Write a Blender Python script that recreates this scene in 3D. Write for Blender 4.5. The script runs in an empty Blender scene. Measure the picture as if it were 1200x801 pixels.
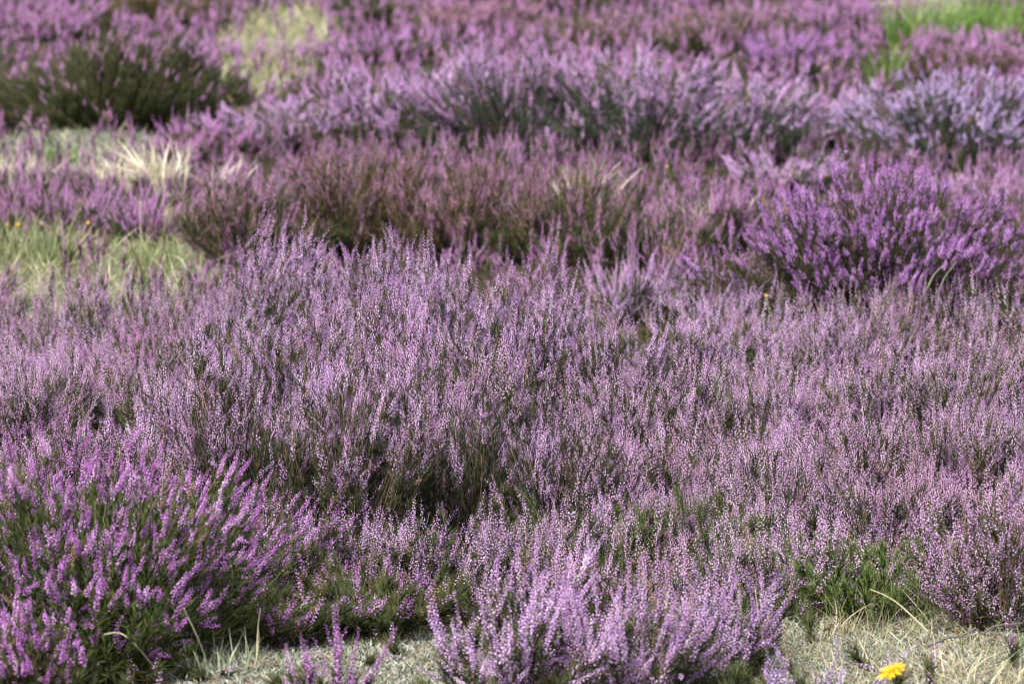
# Flowering heath seen through a long lens: heather bushes, bare lichen ground, dry grass, a few yellow flowers.
import bpy, math, time
import numpy as np
from mathutils import Vector

T0 = time.time()
rng = np.random.default_rng(11)
scene = bpy.context.scene
COL = scene.collection

# ------------------------------------------------------------------ camera geometry (metres, z up, looking along +y)
CAM_H, PITCH, HFOV = 1.70, math.radians(11.5), math.radians(20.0)
FPX = 600.0 / math.tan(HFOV / 2)           # focal length in photograph pixels (1200 wide)
FOCUS = 6.5


def dep(py):
    return PITCH + math.atan((py - 400.5) / FPX)


def ground_dist(py):
    return CAM_H / math.tan(dep(py))


def at(px, py, up=0.0):
    """Ground point (raised by up) under a spot of the photograph."""
    d = (CAM_H - up) / math.tan(dep(py))
    zc = d * math.cos(PITCH) + (CAM_H - up) * math.sin(PITCH)
    return Vector(((px - 600) / FPX * zc, d, up))


def wave(x, y):
    return (0.018 * np.sin(x * 2.1 + 0.6 * y) + 0.015 * np.sin(y * 1.7 - 0.9 * x + 1.3)
            + 0.008 * np.sin(x * 5.3 + 1.1) * np.sin(y * 4.7))


# ------------------------------------------------------------------ materials
def new_mat(name):
    m = bpy.data.materials.new(name)
    m.use_nodes = True
    nt = m.node_tree
    nt.nodes.clear()
    return m, nt


def ramp_node(nt, stops, interp='LINEAR'):
    r = nt.nodes.new('ShaderNodeValToRGB')
    cr = r.color_ramp
    cr.interpolation = interp
    while len(cr.elements) < len(stops):
        cr.elements.new(0.5)
    for e, (p, c) in zip(cr.elements, stops):
        e.position = p
        e.color = (*c, 1)
    return r


def plant_mat(name, stops, translucent=0.3, rough=0.65, patch=None, patch_scale=5.0, patch_amount=0.6, spec=0.2, sat=1.0):
    """Colour runs over each small piece's own tint; patch = a second colour that takes over in irregular areas of the plant."""
    m, nt = new_mat(name)
    N, L = nt.nodes, nt.links
    a = N.new('ShaderNodeAttribute'); a.attribute_name = 'tint'
    r = ramp_node(nt, stops)
    L.new(a.outputs['Fac'], r.inputs[0])
    colour = r.outputs[0]
    if patch:
        g = N.new('ShaderNodeNewGeometry')
        n = N.new('ShaderNodeTexNoise'); n.inputs['Scale'].default_value = patch_scale; n.inputs['Detail'].default_value = 3
        L.new(g.outputs['Position'], n.inputs['Vector'])
        mr = N.new('ShaderNodeMapRange')
        mr.inputs['From Min'].default_value = 0.48; mr.inputs['From Max'].default_value = 0.66
        mr.inputs['To Max'].default_value = patch_amount
        L.new(n.outputs['Fac'], mr.inputs['Value'])
        mx = N.new('ShaderNodeMix'); mx.data_type = 'RGBA'
        L.new(mr.outputs[0], mx.inputs['Factor'])
        L.new(colour, mx.inputs['A']); mx.inputs['B'].default_value = (*patch, 1)
        colour = mx.outputs['Result']
    oi = N.new('ShaderNodeObjectInfo')
    hs = N.new('ShaderNodeHueSaturation')
    vr = N.new('ShaderNodeMapRange'); vr.inputs['To Min'].default_value = 0.9; vr.inputs['To Max'].default_value = 1.1
    L.new(oi.outputs['Random'], vr.inputs['Value'])
    L.new(vr.outputs[0], hs.inputs['Value'])
    hs.inputs['Hue'].default_value = 0.5; hs.inputs['Saturation'].default_value = sat
    L.new(colour, hs.inputs['Color'])
    colour = hs.outputs[0]
    p = N.new('ShaderNodeBsdfPrincipled')
    p.inputs['Roughness'].default_value = rough
    p.inputs['Specular IOR Level'].default_value = spec
    L.new(colour, p.inputs['Base Color'])
    out = N.new('ShaderNodeOutputMaterial')
    if translucent > 0:
        t = N.new('ShaderNodeBsdfTranslucent')
        L.new(colour, t.inputs['Color'])
        ms = N.new('ShaderNodeMixShader'); ms.inputs[0].default_value = translucent
        L.new(p.outputs[0], ms.inputs[1]); L.new(t.outputs[0], ms.inputs[2])
        L.new(ms.outputs[0], out.inputs['Surface'])
    else:
        L.new(p.outputs[0], out.inputs['Surface'])
    return m


SPENT = [(0.965, None), (0.985, (0.30, 0.19, 0.13)), (1.0, (0.36, 0.25, 0.17))]      # spikes gone over


def blossom(name, stops, **kw):
    return plant_mat(name, stops + [(0.965, stops[-1][1])] + SPENT[1:], sat=1.05, **kw)


FLOWER = {
    'mauve': blossom('mauve_blossom', [(0.0, (0.39, 0.18, 0.47)), (0.35, (0.58, 0.34, 0.66)), (0.65, (0.74, 0.51, 0.77)), (0.9, (0.86, 0.69, 0.87))],
                     patch=(0.56, 0.30, 0.50), patch_scale=3.0, patch_amount=0.4),
    'dusty': blossom('dusty_blossom', [(0.0, (0.40, 0.18, 0.45)), (0.35, (0.60, 0.345, 0.63)), (0.65, (0.75, 0.52, 0.77)), (0.9, (0.88, 0.72, 0.88))],
                     patch=(0.56, 0.30, 0.48), patch_scale=2.4, patch_amount=0.5),
    'magenta': blossom('magenta_blossom', [(0.0, (0.36, 0.12, 0.40)), (0.5, (0.55, 0.23, 0.59)), (0.8, (0.67, 0.36, 0.69)), (0.95, (0.80, 0.57, 0.79))]),
    'violet': blossom('violet_blossom', [(0.0, (0.25, 0.08, 0.31)), (0.5, (0.47, 0.22, 0.55)), (0.9, (0.66, 0.39, 0.72))]),
    'lilac': blossom('lilac_blossom', [(0.0, (0.36, 0.23, 0.48)), (0.5, (0.56, 0.40, 0.68)), (0.9, (0.74, 0.59, 0.82))]),
    'soft': blossom('soft_pink_blossom', [(0.0, (0.42, 0.22, 0.48)), (0.5, (0.62, 0.39, 0.67)), (0.9, (0.82, 0.62, 0.84))],
                    patch=(0.54, 0.29, 0.53), patch_scale=1.3, patch_amount=0.6),
    'pink': blossom('pink_blossom', [(0.0, (0.38, 0.15, 0.39)), (0.5, (0.58, 0.28, 0.58)), (0.9, (0.76, 0.48, 0.74))],
                    patch=(0.48, 0.20, 0.42), patch_scale=1.6, patch_amount=0.6),
    'faded': blossom('faded_blossom', [(0.0, (0.28, 0.12, 0.22)), (0.5, (0.48, 0.23, 0.40)), (0.9, (0.66, 0.40, 0.58))],
                     patch=(0.30, 0.19, 0.15), patch_scale=2.6, patch_amount=0.6),
}
LEAF = {
    'olive': plant_mat('olive_shoots', [(0.0, (0.015, 0.024, 0.007)), (0.6, (0.038, 0.054, 0.015)), (0.9, (0.08, 0.088, 0.028)), (1.0, (0.13, 0.08, 0.035))], translucent=0.15,
                       patch=(0.060, 0.040, 0.018), patch_scale=4.0, patch_amount=0.4),
    'green': plant_mat('green_shoots', [(0.0, (0.020, 0.038, 0.008)), (0.6, (0.055, 0.088, 0.018)), (1.0, (0.13, 0.14, 0.042))], translucent=0.2,
                       patch=(0.08, 0.065, 0.022), patch_scale=5.0, patch_amount=0.35),
    'bright': plant_mat('bright_green_shoots', [(0.0, (0.03, 0.055, 0.010)), (0.6, (0.07, 0.12, 0.022)), (1.0, (0.16, 0.18, 0.055))], translucent=0.25),
    'dark': plant_mat('shaded_shoots', [(0.0, (0.010, 0.013, 0.006)), (0.6, (0.026, 0.031, 0.011)), (1.0, (0.065, 0.052, 0.022))], translucent=0.1),  # deep shade of hollows and bush interiors put into the shoot colour
    'brown': plant_mat('brown_shoots', [(0.0, (0.024, 0.025, 0.009)), (0.6, (0.062, 0.057, 0.019)), (1.0, (0.13, 0.085, 0.038))], translucent=0.15,
                       patch=(0.085, 0.05, 0.024), patch_scale=3.5, patch_amount=0.4),
    'grey': plant_mat('grey_green_shoots', [(0.0, (0.020, 0.030, 0.020)), (0.6, (0.045, 0.062, 0.042)), (1.0, (0.10, 0.12, 0.085))], translucent=0.15),  # grey green, darkened in colour for the shadowed flanks of the far bank
}
STEM = plant_mat('woody_stems', [(0.0, (0.030, 0.022, 0.015)), (0.6, (0.070, 0.052, 0.030)), (1.0, (0.17, 0.13, 0.08))], translucent=0.0)
STRAW = plant_mat('straw', [(0.0, (0.28, 0.235, 0.14)), (0.6, (0.44, 0.385, 0.25)), (1.0, (0.64, 0.59, 0.43))], translucent=0.25)
PALESTRAW = plant_mat('pale_straw', [(0.0, (0.42, 0.38, 0.25)), (0.6, (0.62, 0.58, 0.42)), (1.0, (0.80, 0.77, 0.60))], translucent=0.25)
MEADOW = plant_mat('meadow_grass', [(0.0, (0.11, 0.16, 0.05)), (0.5, (0.21, 0.25, 0.10)), (1.0, (0.40, 0.39, 0.23))], translucent=0.3)
BLADE = plant_mat('green_blades', [(0.0, (0.04, 0.075, 0.014)), (0.6, (0.085, 0.14, 0.03)), (1.0, (0.19, 0.22, 0.07))], translucent=0.25)
FRESH = plant_mat('fresh_grass', [(0.0, (0.07, 0.15, 0.025)), (0.6, (0.15, 0.27, 0.055)), (1.0, (0.33, 0.38, 0.14))], translucent=0.35)
PALEGREEN = plant_mat('pale_blades', [(0.0, (0.28, 0.34, 0.20)), (1.0, (0.46, 0.50, 0.33))], translucent=0.25)
LICHEN = plant_mat('lichen', [(0.0, (0.09, 0.09, 0.065)), (0.5, (0.215, 0.235, 0.185)), (1.0, (0.42, 0.455, 0.39))], translucent=0.0, rough=0.9)
LITTER = plant_mat('litter', [(0.0, (0.05, 0.035, 0.022)), (0.5, (0.16, 0.12, 0.07)), (1.0, (0.34, 0.27, 0.16))], translucent=0.0, rough=0.9)
YELLOW = plant_mat('yellow_petals', [(0.0, (0.56, 0.33, 0.012)), (1.0, (0.70, 0.50, 0.03))], translucent=0.25)
HERB = plant_mat('flower_stalk', [(0.0, (0.10, 0.14, 0.04)), (1.0, (0.20, 0.24, 0.08))], translucent=0.1)
DRYHEAD = plant_mat('dried_head', [(0.0, (0.06, 0.045, 0.02)), (1.0, (0.20, 0.15, 0.07))], translucent=0.0)
DEADWOOD = plant_mat('dead_wood', [(0.0, (0.06, 0.055, 0.05)), (1.0, (0.17, 0.16, 0.145))], translucent=0.0, rough=0.85)


def ground_mat():
    m, nt = new_mat('heath_soil')
    N, L = nt.nodes, nt.links
    g = N.new('ShaderNodeNewGeometry')
    n1 = N.new('ShaderNodeTexNoise'); n1.inputs['Scale'].default_value = 2.2; n1.inputs['Detail'].default_value = 8
    n2 = N.new('ShaderNodeTexNoise'); n2.inputs['Scale'].default_value = 45; n2.inputs['Detail'].default_value = 6
    n3 = N.new('ShaderNodeTexVoronoi'); n3.inputs['Scale'].default_value = 95
    for n in (n1, n2, n3):
        L.new(g.outputs['Position'], n.inputs['Vector'])
    r1 = ramp_node(nt, [(0.3, (0.10, 0.085, 0.055)), (0.5, (0.22, 0.20, 0.145)), (0.7, (0.30, 0.31, 0.24))])
    r2 = ramp_node(nt, [(0.3, (0.25, 0.25, 0.25)), (0.55, (0.8, 0.8, 0.8)), (0.75, (1.25, 1.25, 1.2))])
    L.new(n1.outputs['Fac'], r1.inputs[0]); L.new(n2.outputs['Fac'], r2.inputs[0])
    mx = N.new('ShaderNodeMix'); mx.data_type = 'RGBA'; mx.blend_type = 'MULTIPLY'; mx.inputs['Factor'].default_value = 1
    L.new(r1.outputs[0], mx.inputs['A']); L.new(r2.outputs[0], mx.inputs['B'])
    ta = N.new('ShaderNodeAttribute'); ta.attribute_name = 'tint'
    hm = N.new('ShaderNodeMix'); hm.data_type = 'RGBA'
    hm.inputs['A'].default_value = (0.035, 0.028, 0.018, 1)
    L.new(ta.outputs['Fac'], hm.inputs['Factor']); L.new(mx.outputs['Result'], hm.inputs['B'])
    p = N.new('ShaderNodeBsdfPrincipled'); p.inputs['Roughness'].default_value = 0.95; p.inputs['Specular IOR Level'].default_value = 0.1
    L.new(hm.outputs['Result'], p.inputs['Base Color'])
    b = N.new('ShaderNodeBump'); b.inputs['Strength'].default_value = 0.8; b.inputs['Distance'].default_value = 0.012
    ad = N.new('ShaderNodeMath'); ad.operation = 'ADD'
    L.new(n2.outputs['Fac'], ad.inputs[0]); L.new(n3.outputs['Distance'], ad.inputs[1])
    L.new(ad.outputs[0], b.inputs['Height']); L.new(b.outputs[0], p.inputs['Normal'])
    out = N.new('ShaderNodeOutputMaterial'); L.new(p.outputs[0], out.inputs['Surface'])
    return m


# ------------------------------------------------------------------ fast mesh building
class Soup:
    """Collects triangles with a per-piece tint and links them as one mesh object."""

    def __init__(self):
        self.v, self.f, self.t, self.n = [], [], [], 0

    def add(self, verts, faces, tint):
        self.v.append(np.asarray(verts, np.float32)); self.f.append(np.asarray(faces, np.int32) + self.n)
        self.t.append(np.asarray(tint, np.float32)); self.n += len(verts)

    def build(self, name, mat, parent=None):
        me = bpy.data.meshes.new(name)
        v = np.concatenate(self.v); f = np.concatenate(self.f); t = np.concatenate(self.t)
        me.vertices.add(len(v)); me.vertices.foreach_set('co', v.ravel())
        me.loops.add(f.size); me.loops.foreach_set('vertex_index', f.ravel())
        me.polygons.add(len(f))
        me.polygons.foreach_set('loop_start', np.arange(0, f.size, 3, dtype=np.int32))
        me.polygons.foreach_set('loop_total', np.full(len(f), 3, np.int32))
        at_ = me.attributes.new('tint', 'FLOAT', 'POINT'); at_.data.foreach_set('value', t)
        me.update(calc_edges=True)
        me.materials.append(mat)
        o = bpy.data.objects.new(name, me)
        COL.objects.link(o)
        if parent: o.parent = parent
        return o


def unit(a):
    return a / np.maximum(np.linalg.norm(a, axis=-1, keepdims=True), 1e-9)


def frame(d):
    ref = np.where(np.abs(d[:, 2:3]) < 0.85, np.array([[0, 0, 1.0]]), np.array([[1.0, 0, 0]]))
    u = unit(np.cross(d, ref)); return u, np.cross(d, u)


BP_F = np.array([[0, 2, 3], [0, 3, 4], [0, 4, 2], [1, 3, 2], [1, 4, 3], [1, 2, 4]])


def spindles(soup, P, D, Ln, W, tint, mid=0.45):
    """Small closed three-sided spindles: buds, bells, leafy shoots, flower axes."""
    n = len(P)
    if n == 0: return
    u, w = frame(D)
    ph = rng.uniform(0, 6.28, n)
    V = np.empty((n, 5, 3), np.float32)
    V[:, 0] = P; V[:, 1] = P + D * Ln[:, None]
    m = P + D * (Ln * mid)[:, None]
    for k in range(3):
        a = ph + k * 2.0944
        V[:, 2 + k] = m + (u * np.cos(a)[:, None] + w * np.sin(a)[:, None]) * (W * 0.5)[:, None]
    F = BP_F[None] + (np.arange(n) * 5)[:, None, None]
    soup.add(V.reshape(-1, 3), F.reshape(-1, 3), np.repeat(tint, 5))


def tubes(soup, pts, r0, r1, tint, sides=3):
    """pts (n, k, 3): tapered tubes through k points."""
    n, k, _ = pts.shape
    tan = unit(np.gradient(pts, axis=1).reshape(-1, 3))
    u, w = frame(tan); u = u.reshape(n, k, 3); w = w.reshape(n, k, 3)
    s = np.linspace(0, 1, k)[None]
    rad = r0[:, None] * (1 - s) + r1[:, None] * s
    ang = np.arange(sides) * 2 * math.pi / sides
    V = pts[:, :, None] + rad[:, :, None, None] * (u[:, :, None] * np.cos(ang)[None, None, :, None] + w[:, :, None] * np.sin(ang)[None, None, :, None])
    F = []
    for i in range(k - 1):
        for j in range(sides):
            a, b = i * sides + j, i * sides + (j + 1) % sides
            F += [[a, b, b + sides], [a, b + sides, a + sides]]
    for j in range(1, sides - 1):
        e = (k - 1) * sides
        F += [[e, e + j, e + j + 1], [0, j + 1, j]]
    F = np.array(F)[None] + (np.arange(n) * k * sides)[:, None, None]
    soup.add(V.reshape(-1, 3), F.reshape(-1, 3), np.repeat(tint, k * sides))


def blades(soup, P, D, bend, Ln, W, tint, segs=4):
    """Arching grass blades: P base, D first direction, bend added towards the tip."""
    n = len(P)
    s = np.linspace(0, 1, segs + 1)[None, :, None]
    c = P[:, None] + D[:, None] * Ln[:, None, None] * s + bend[:, None] * Ln[:, None, None] * s ** 2
    side = unit(np.cross(D, rng.normal(size=(n, 3))))
    wid = (W * 0.5)[:, None, None] * (1 - s ** 2 * 0.95)
    keel = unit(np.cross(side, D))
    A = c - side[:, None] * wid; B = c + side[:, None] * wid; K = c + keel[:, None] * wid * 0.45
    V = np.stack([A, K, B], 2).reshape(n, -1, 3)
    F = []
    for i in range(segs):
        a = i * 3
        F += [[a, a + 1, a + 4], [a, a + 4, a + 3], [a + 1, a + 2, a + 5], [a + 1, a + 5, a + 4]]
    F = np.array(F)[None] + (np.arange(n) * (segs + 1) * 3)[:, None, None]
    soup.add(V.reshape(-1, 3), F.reshape(-1, 3), np.repeat(tint, (segs + 1) * 3))


def bez(R, C, T, t):
    t = t[:, None]
    return R * (1 - t) ** 2 + C * 2 * t * (1 - t) + T * t ** 2


def bez_tan(R, C, T, t):
    t = t[:, None]
    return unit((C - R) * 2 * (1 - t) + (T - C) * 2 * t)


# ------------------------------------------------------------------ heather
#            spikes per branch, spike length, flower pitch, flower size, branches / m2, upright share, leafy shoots per branch
HABIT = {
    'airy':  dict(sp=8.0, L=(0.030, 0.080), pitch=0.0027, fs=0.0047, off=0.0030, dens=640, up=0.52, leaf=38, spread=0.42, bare=0.07, jit=0.25),
    'fine':  dict(sp=8.0, L=(0.040, 0.095), pitch=0.0034, fs=0.0043, off=0.0028, dens=620, up=0.58, leaf=26, spread=0.34, bare=0.08, jit=0.3),
    'dense': dict(sp=2.5, L=(0.022, 0.056), pitch=0.0014, fs=0.0051, off=0.0033, dens=860, up=0.40, leaf=42, spread=0.55, bare=0.10, jit=0.12, tuft=0.12),
    'leafy': dict(sp=2.2, L=(0.020, 0.055), pitch=0.0022, fs=0.0056, off=0.0033, dens=360, up=0.45, leaf=100, spread=0.38, bare=0.3, jit=0.2),
    'fading': dict(sp=5.4, L=(0.030, 0.080), pitch=0.0031, fs=0.0054, off=0.0034, dens=440, up=0.55, leaf=50, spread=0.38, bare=0.12, jit=0.25),
    'spray': dict(sp=6.0, L=(0.045, 0.115), pitch=0.0021, fs=0.0049, off=0.0032, dens=440, up=0.50, leaf=40, spread=0.34, bare=0.06, jit=0.18),
    'tight': dict(sp=2.3, L=(0.022, 0.050), pitch=0.0016, fs=0.0064, off=0.0042, dens=950, up=0.40, leaf=30, spread=0.5, bare=0.10, jit=0.10, tuft=0.32, gone=0.02),
    'plume': dict(sp=6.4, L=(0.035, 0.085), pitch=0.0030, fs=0.0082, off=0.0050, dens=400, up=0.34, leaf=50, spread=0.46, bare=0.06, jit=0.15),
}


def heather_parts(R, C, T, hb, lod, parent, flower, leaf, names=('blossom', 'foliage', 'stems'), wind=(0.05, 0.0, 0.0), low=None):
    """Grows stems R-C-T, leafy shoots and flower spikes on them; three meshes."""
    n = len(R)
    ln = np.linalg.norm(T - R, axis=1)
    # --- stems
    ts = np.linspace(0, 1, 5)
    pts = np.stack([bez(R, C, T, np.full(n, t)) for t in ts], 1)
    so = Soup()
    tubes(so, pts, np.full(n, 0.0022 * lod), np.full(n, 0.0008 * lod), rng.uniform(0, 1, n))
    # --- spikes
    ns = np.maximum(1, rng.poisson(hb['sp'] / lod ** 1.2, n))
    ns[rng.random(n) < hb['bare']] = 0
    if low is not None:                      # the lower flank carries little blossom
        ns[rng.random(n) < low] = 0
    b = np.repeat(np.arange(n), ns)
    first = np.concatenate([[True], b[1:] != b[:-1]]) if len(b) else np.zeros(0, bool)
    t = np.where(first, 1.0, 1 - rng.uniform(0.02, 0.14, len(b)) / np.maximum(ln[b], 0.16))
    t = np.clip(t, 0.3, 1)
    A = bez(R[b], C[b], T[b], t)
    D = unit(bez_tan(R[b], C[b], T[b], t) + rng.normal(0, hb['spread'], (len(b), 3)) * np.where(first, 0.35, 1)[:, None] + np.array(wind) + np.array([0, 0, 0.25]))
    L = rng.uniform(*hb['L'], len(b)) * np.where(first, 1.15, 0.85)
    bend = rng.normal(0, 0.10, (len(b), 3)); bend[:, 2] += 0.06
    spindles(so, A, unit(D + bend * 0.5), L, np.full(len(b), 0.0016 * lod), rng.uniform(0.2, 0.9, len(b)), mid=0.2)
    so.build(names[2], STEM, parent)
    # --- flowers
    nf = np.maximum(4, (L / (hb['pitch'] * lod)).astype(int))
    k = np.repeat(np.arange(len(b)), nf)
    idx = np.arange(len(k)) - np.repeat(np.cumsum(nf) - nf, nf)
    s = np.clip((idx + rng.uniform(0, 0.8, len(k))) / nf[k], 0, 1)
    keep = rng.random(len(k)) > 0.08
    k, idx, s = k[keep], idx[keep], s[keep]
    pos = A[k] + D[k] * (L[k] * s)[:, None] + bend[k] * (L[k] * s * s)[:, None]
    u, w = frame(D[k])
    ang = idx * 2.3999 + k * 1.7 + rng.uniform(-0.3, 0.3, len(k))
    rad = u * np.cos(ang)[:, None] + w * np.sin(ang)[:, None]
    shrink = 1 - 0.55 * s ** 3
    pos = pos + rad * (hb['off'] * lod * 0.35 * shrink)[:, None]
    sz = hb['fs'] * lod * shrink * rng.uniform(0.75, 1.25, len(k))
    fb = Soup()
    spike_tint = rng.normal(0, 0.16, len(b)) + rng.normal(0, 0.10, n)[b]
    spent = (rng.random(len(b)) < hb.get('gone', 0.055)) * 1.0      # a few spikes gone over
    spindles(fb, pos, unit(rad + D[k] * 0.55 + rng.normal(0, hb['jit'], (len(k), 3))), sz, sz * 0.92,
             np.clip(rng.beta(2, 2, len(k)) + spike_tint[k] + 0.16 * (0.5 - s), 0, 0.95) + spent[k], mid=0.6)
    fb.build(names[0], flower, parent)
    # --- leafy shoots
    nl = np.maximum(3, rng.poisson(hb['leaf'] * 1.35 / lod ** 1.5, n))
    b = np.repeat(np.arange(n), nl)
    t = 1 - rng.beta(1.1, 1.7, len(b)) * 0.75
    P = bez(R[b], C[b], T[b], t)
    D = unit(bez_tan(R[b], C[b], T[b], t) + rng.normal(0, 0.38, (len(b), 3)) + np.array([0, 0, 0.15]))
    lb = Soup()
    ll = rng.uniform(0.018, 0.050, len(b)) * lod ** 0.5
    spindles(lb, P, D, ll, rng.uniform(0.0013, 0.0027, len(b)) * lod, rng.uniform(0, 1, len(b)), mid=0.4)
    lb.build(names[1], leaf, parent)


def tag(o, label=None, category=None, group=None, kind=None):
    if label: o['label'] = label
    if category: o['category'] = category
    if group: o['group'] = group
    if kind: o['kind'] = kind
    return o


def empty(name, loc, label, category, group=None):
    o = bpy.data.objects.new(name, None); COL.objects.link(o)
    o.location = loc; o.empty_display_size = 0.1
    return tag(o, label, category, group)


N_BUSH = [0]


def bush(px, yb, yt, w, habit, flower, leaf, label, depth=0.8, dens=1.0, sprigs=0.1, group='heather bushes on the heath', lean=None, flank=0.5, h=None):
    hb = HABIT[habit]
    if h is None:                      # from the foot line and the top line
        d0 = ground_dist(yb)
        zc = d0 * math.cos(PITCH) + CAM_H * math.sin(PITCH)
        rx = w / 2 * zc / FPX
        ry = rx * depth
        dc = d0 + ry * 0.85
        h = min(max(CAM_H - dc * math.tan(dep(yt)), 0.13), 0.62)
    else:                              # from the top line and the plant's height
        dc = (CAM_H - h) / math.tan(dep(yt))
        rx = w / 2 * (dc * math.cos(PITCH) + (CAM_H - h) * math.sin(PITCH)) / FPX
        ry = rx * depth
    zcc = dc * math.cos(PITCH) + (CAM_H - h * 0.6) * math.sin(PITCH)
    x = (px - 600) / FPX * zcc
    if lean is None: lean = rng.uniform(-0.28, 0.32)
    z = float(wave(x, dc))
    root = empty('heather_bush', (x, dc, z), label, 'heather', group)
    lod = 1.0 if dc < 9.0 else min(1.4, 1.0 + (dc - 9.0) * 0.05)
    a = (rx + ry) / 2
    area = math.pi * a * (a + 0.8 * h)
    n = int(hb['dens'] * dens * area / lod ** 1.1)
    # --- dome of branch tips
    ng = max(7, int(area * 26))                       # side limbs: tips gather into tufts with gaps between
    gc = rng.uniform(0.02, 1, ng); gp = rng.uniform(0, 6.2832, ng); gs = np.sqrt(1 - gc ** 2)
    gd = np.stack([gs * np.cos(gp), gs * np.sin(gp), gc], 1); gl = rng.normal(1, 0.11, ng)
    ct = np.clip(rng.uniform(-0.02, 1, n), 0, 1)
    st = np.sqrt(1 - ct ** 2); ph = rng.uniform(0, 6.2832, n)
    dr = np.stack([st * np.cos(ph), st * np.sin(ph), ct], 1)
    gi = np.argmax(dr @ gd.T, 1)
    tf = hb.get('tuft', 0.38)
    dr = unit(dr * (1 - tf) + gd[gi] * tf); dr[:, 2] = np.clip(dr[:, 2], 0, 1)
    ct = dr[:, 2]; st = np.sqrt(1 - ct ** 2); ph = np.arctan2(dr[:, 1], dr[:, 0])
    lump = 1 + 0.13 * np.sin(ph * 3 + rng.uniform(0, 6)) * st + 0.10 * np.sin(ph * 5 + ct * 5 + rng.uniform(0, 6)) + 0.05 * np.sin(ph * 9 + ct * 11)
    depthf = 1 - np.abs(rng.normal(0, 0.10, n)) - 0.35 * (rng.random(n) < 0.12)
    sc = lump * depthf * gl[gi]
    top = max(h - 0.075, 0.08)
    T = np.stack([rx * st * np.cos(ph) * sc, ry * st * np.sin(ph) * sc, (0.06 + (top - 0.06) * ct ** 0.8) * np.clip(sc, 0.55, 1.15)], 1)
    T[:, 0] += lean * T[:, 2]
    up_spr = rng.random(n) < sprigs
    T[:, 2] += np.where(up_spr, rng.uniform(0.02, 0.06, n), 0)
    rr = np.sqrt(rng.random(n)) * 0.30; pr = ph + rng.normal(0, 0.6, n)
    R = np.stack([rx * rr * np.cos(pr), ry * rr * np.sin(pr), np.full(n, 0.0)], 1)
    out = unit(T * np.array([1, 1, 0.8]))
    G = unit(out * (1 - hb['up']) + np.array([0, 0, hb['up']]) + rng.normal(0, 0.10, (n, 3)))
    C = T - G * (np.linalg.norm(T - R, axis=1) * 0.5)[:, None]
    C[:, 2] = np.maximum(C[:, 2], 0.015)
    heather_parts(R, C, T, hb, lod, root, FLOWER[flower], LEAF[leaf], low=0.95 * np.clip(1.15 - ct / flank, 0, 1), wind=rng.normal(0, 0.09, 3) * np.array([1, 1, 0.3]) + np.array([0.03, 0, 0]))
    N_BUSH[0] += 1
    return root


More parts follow.
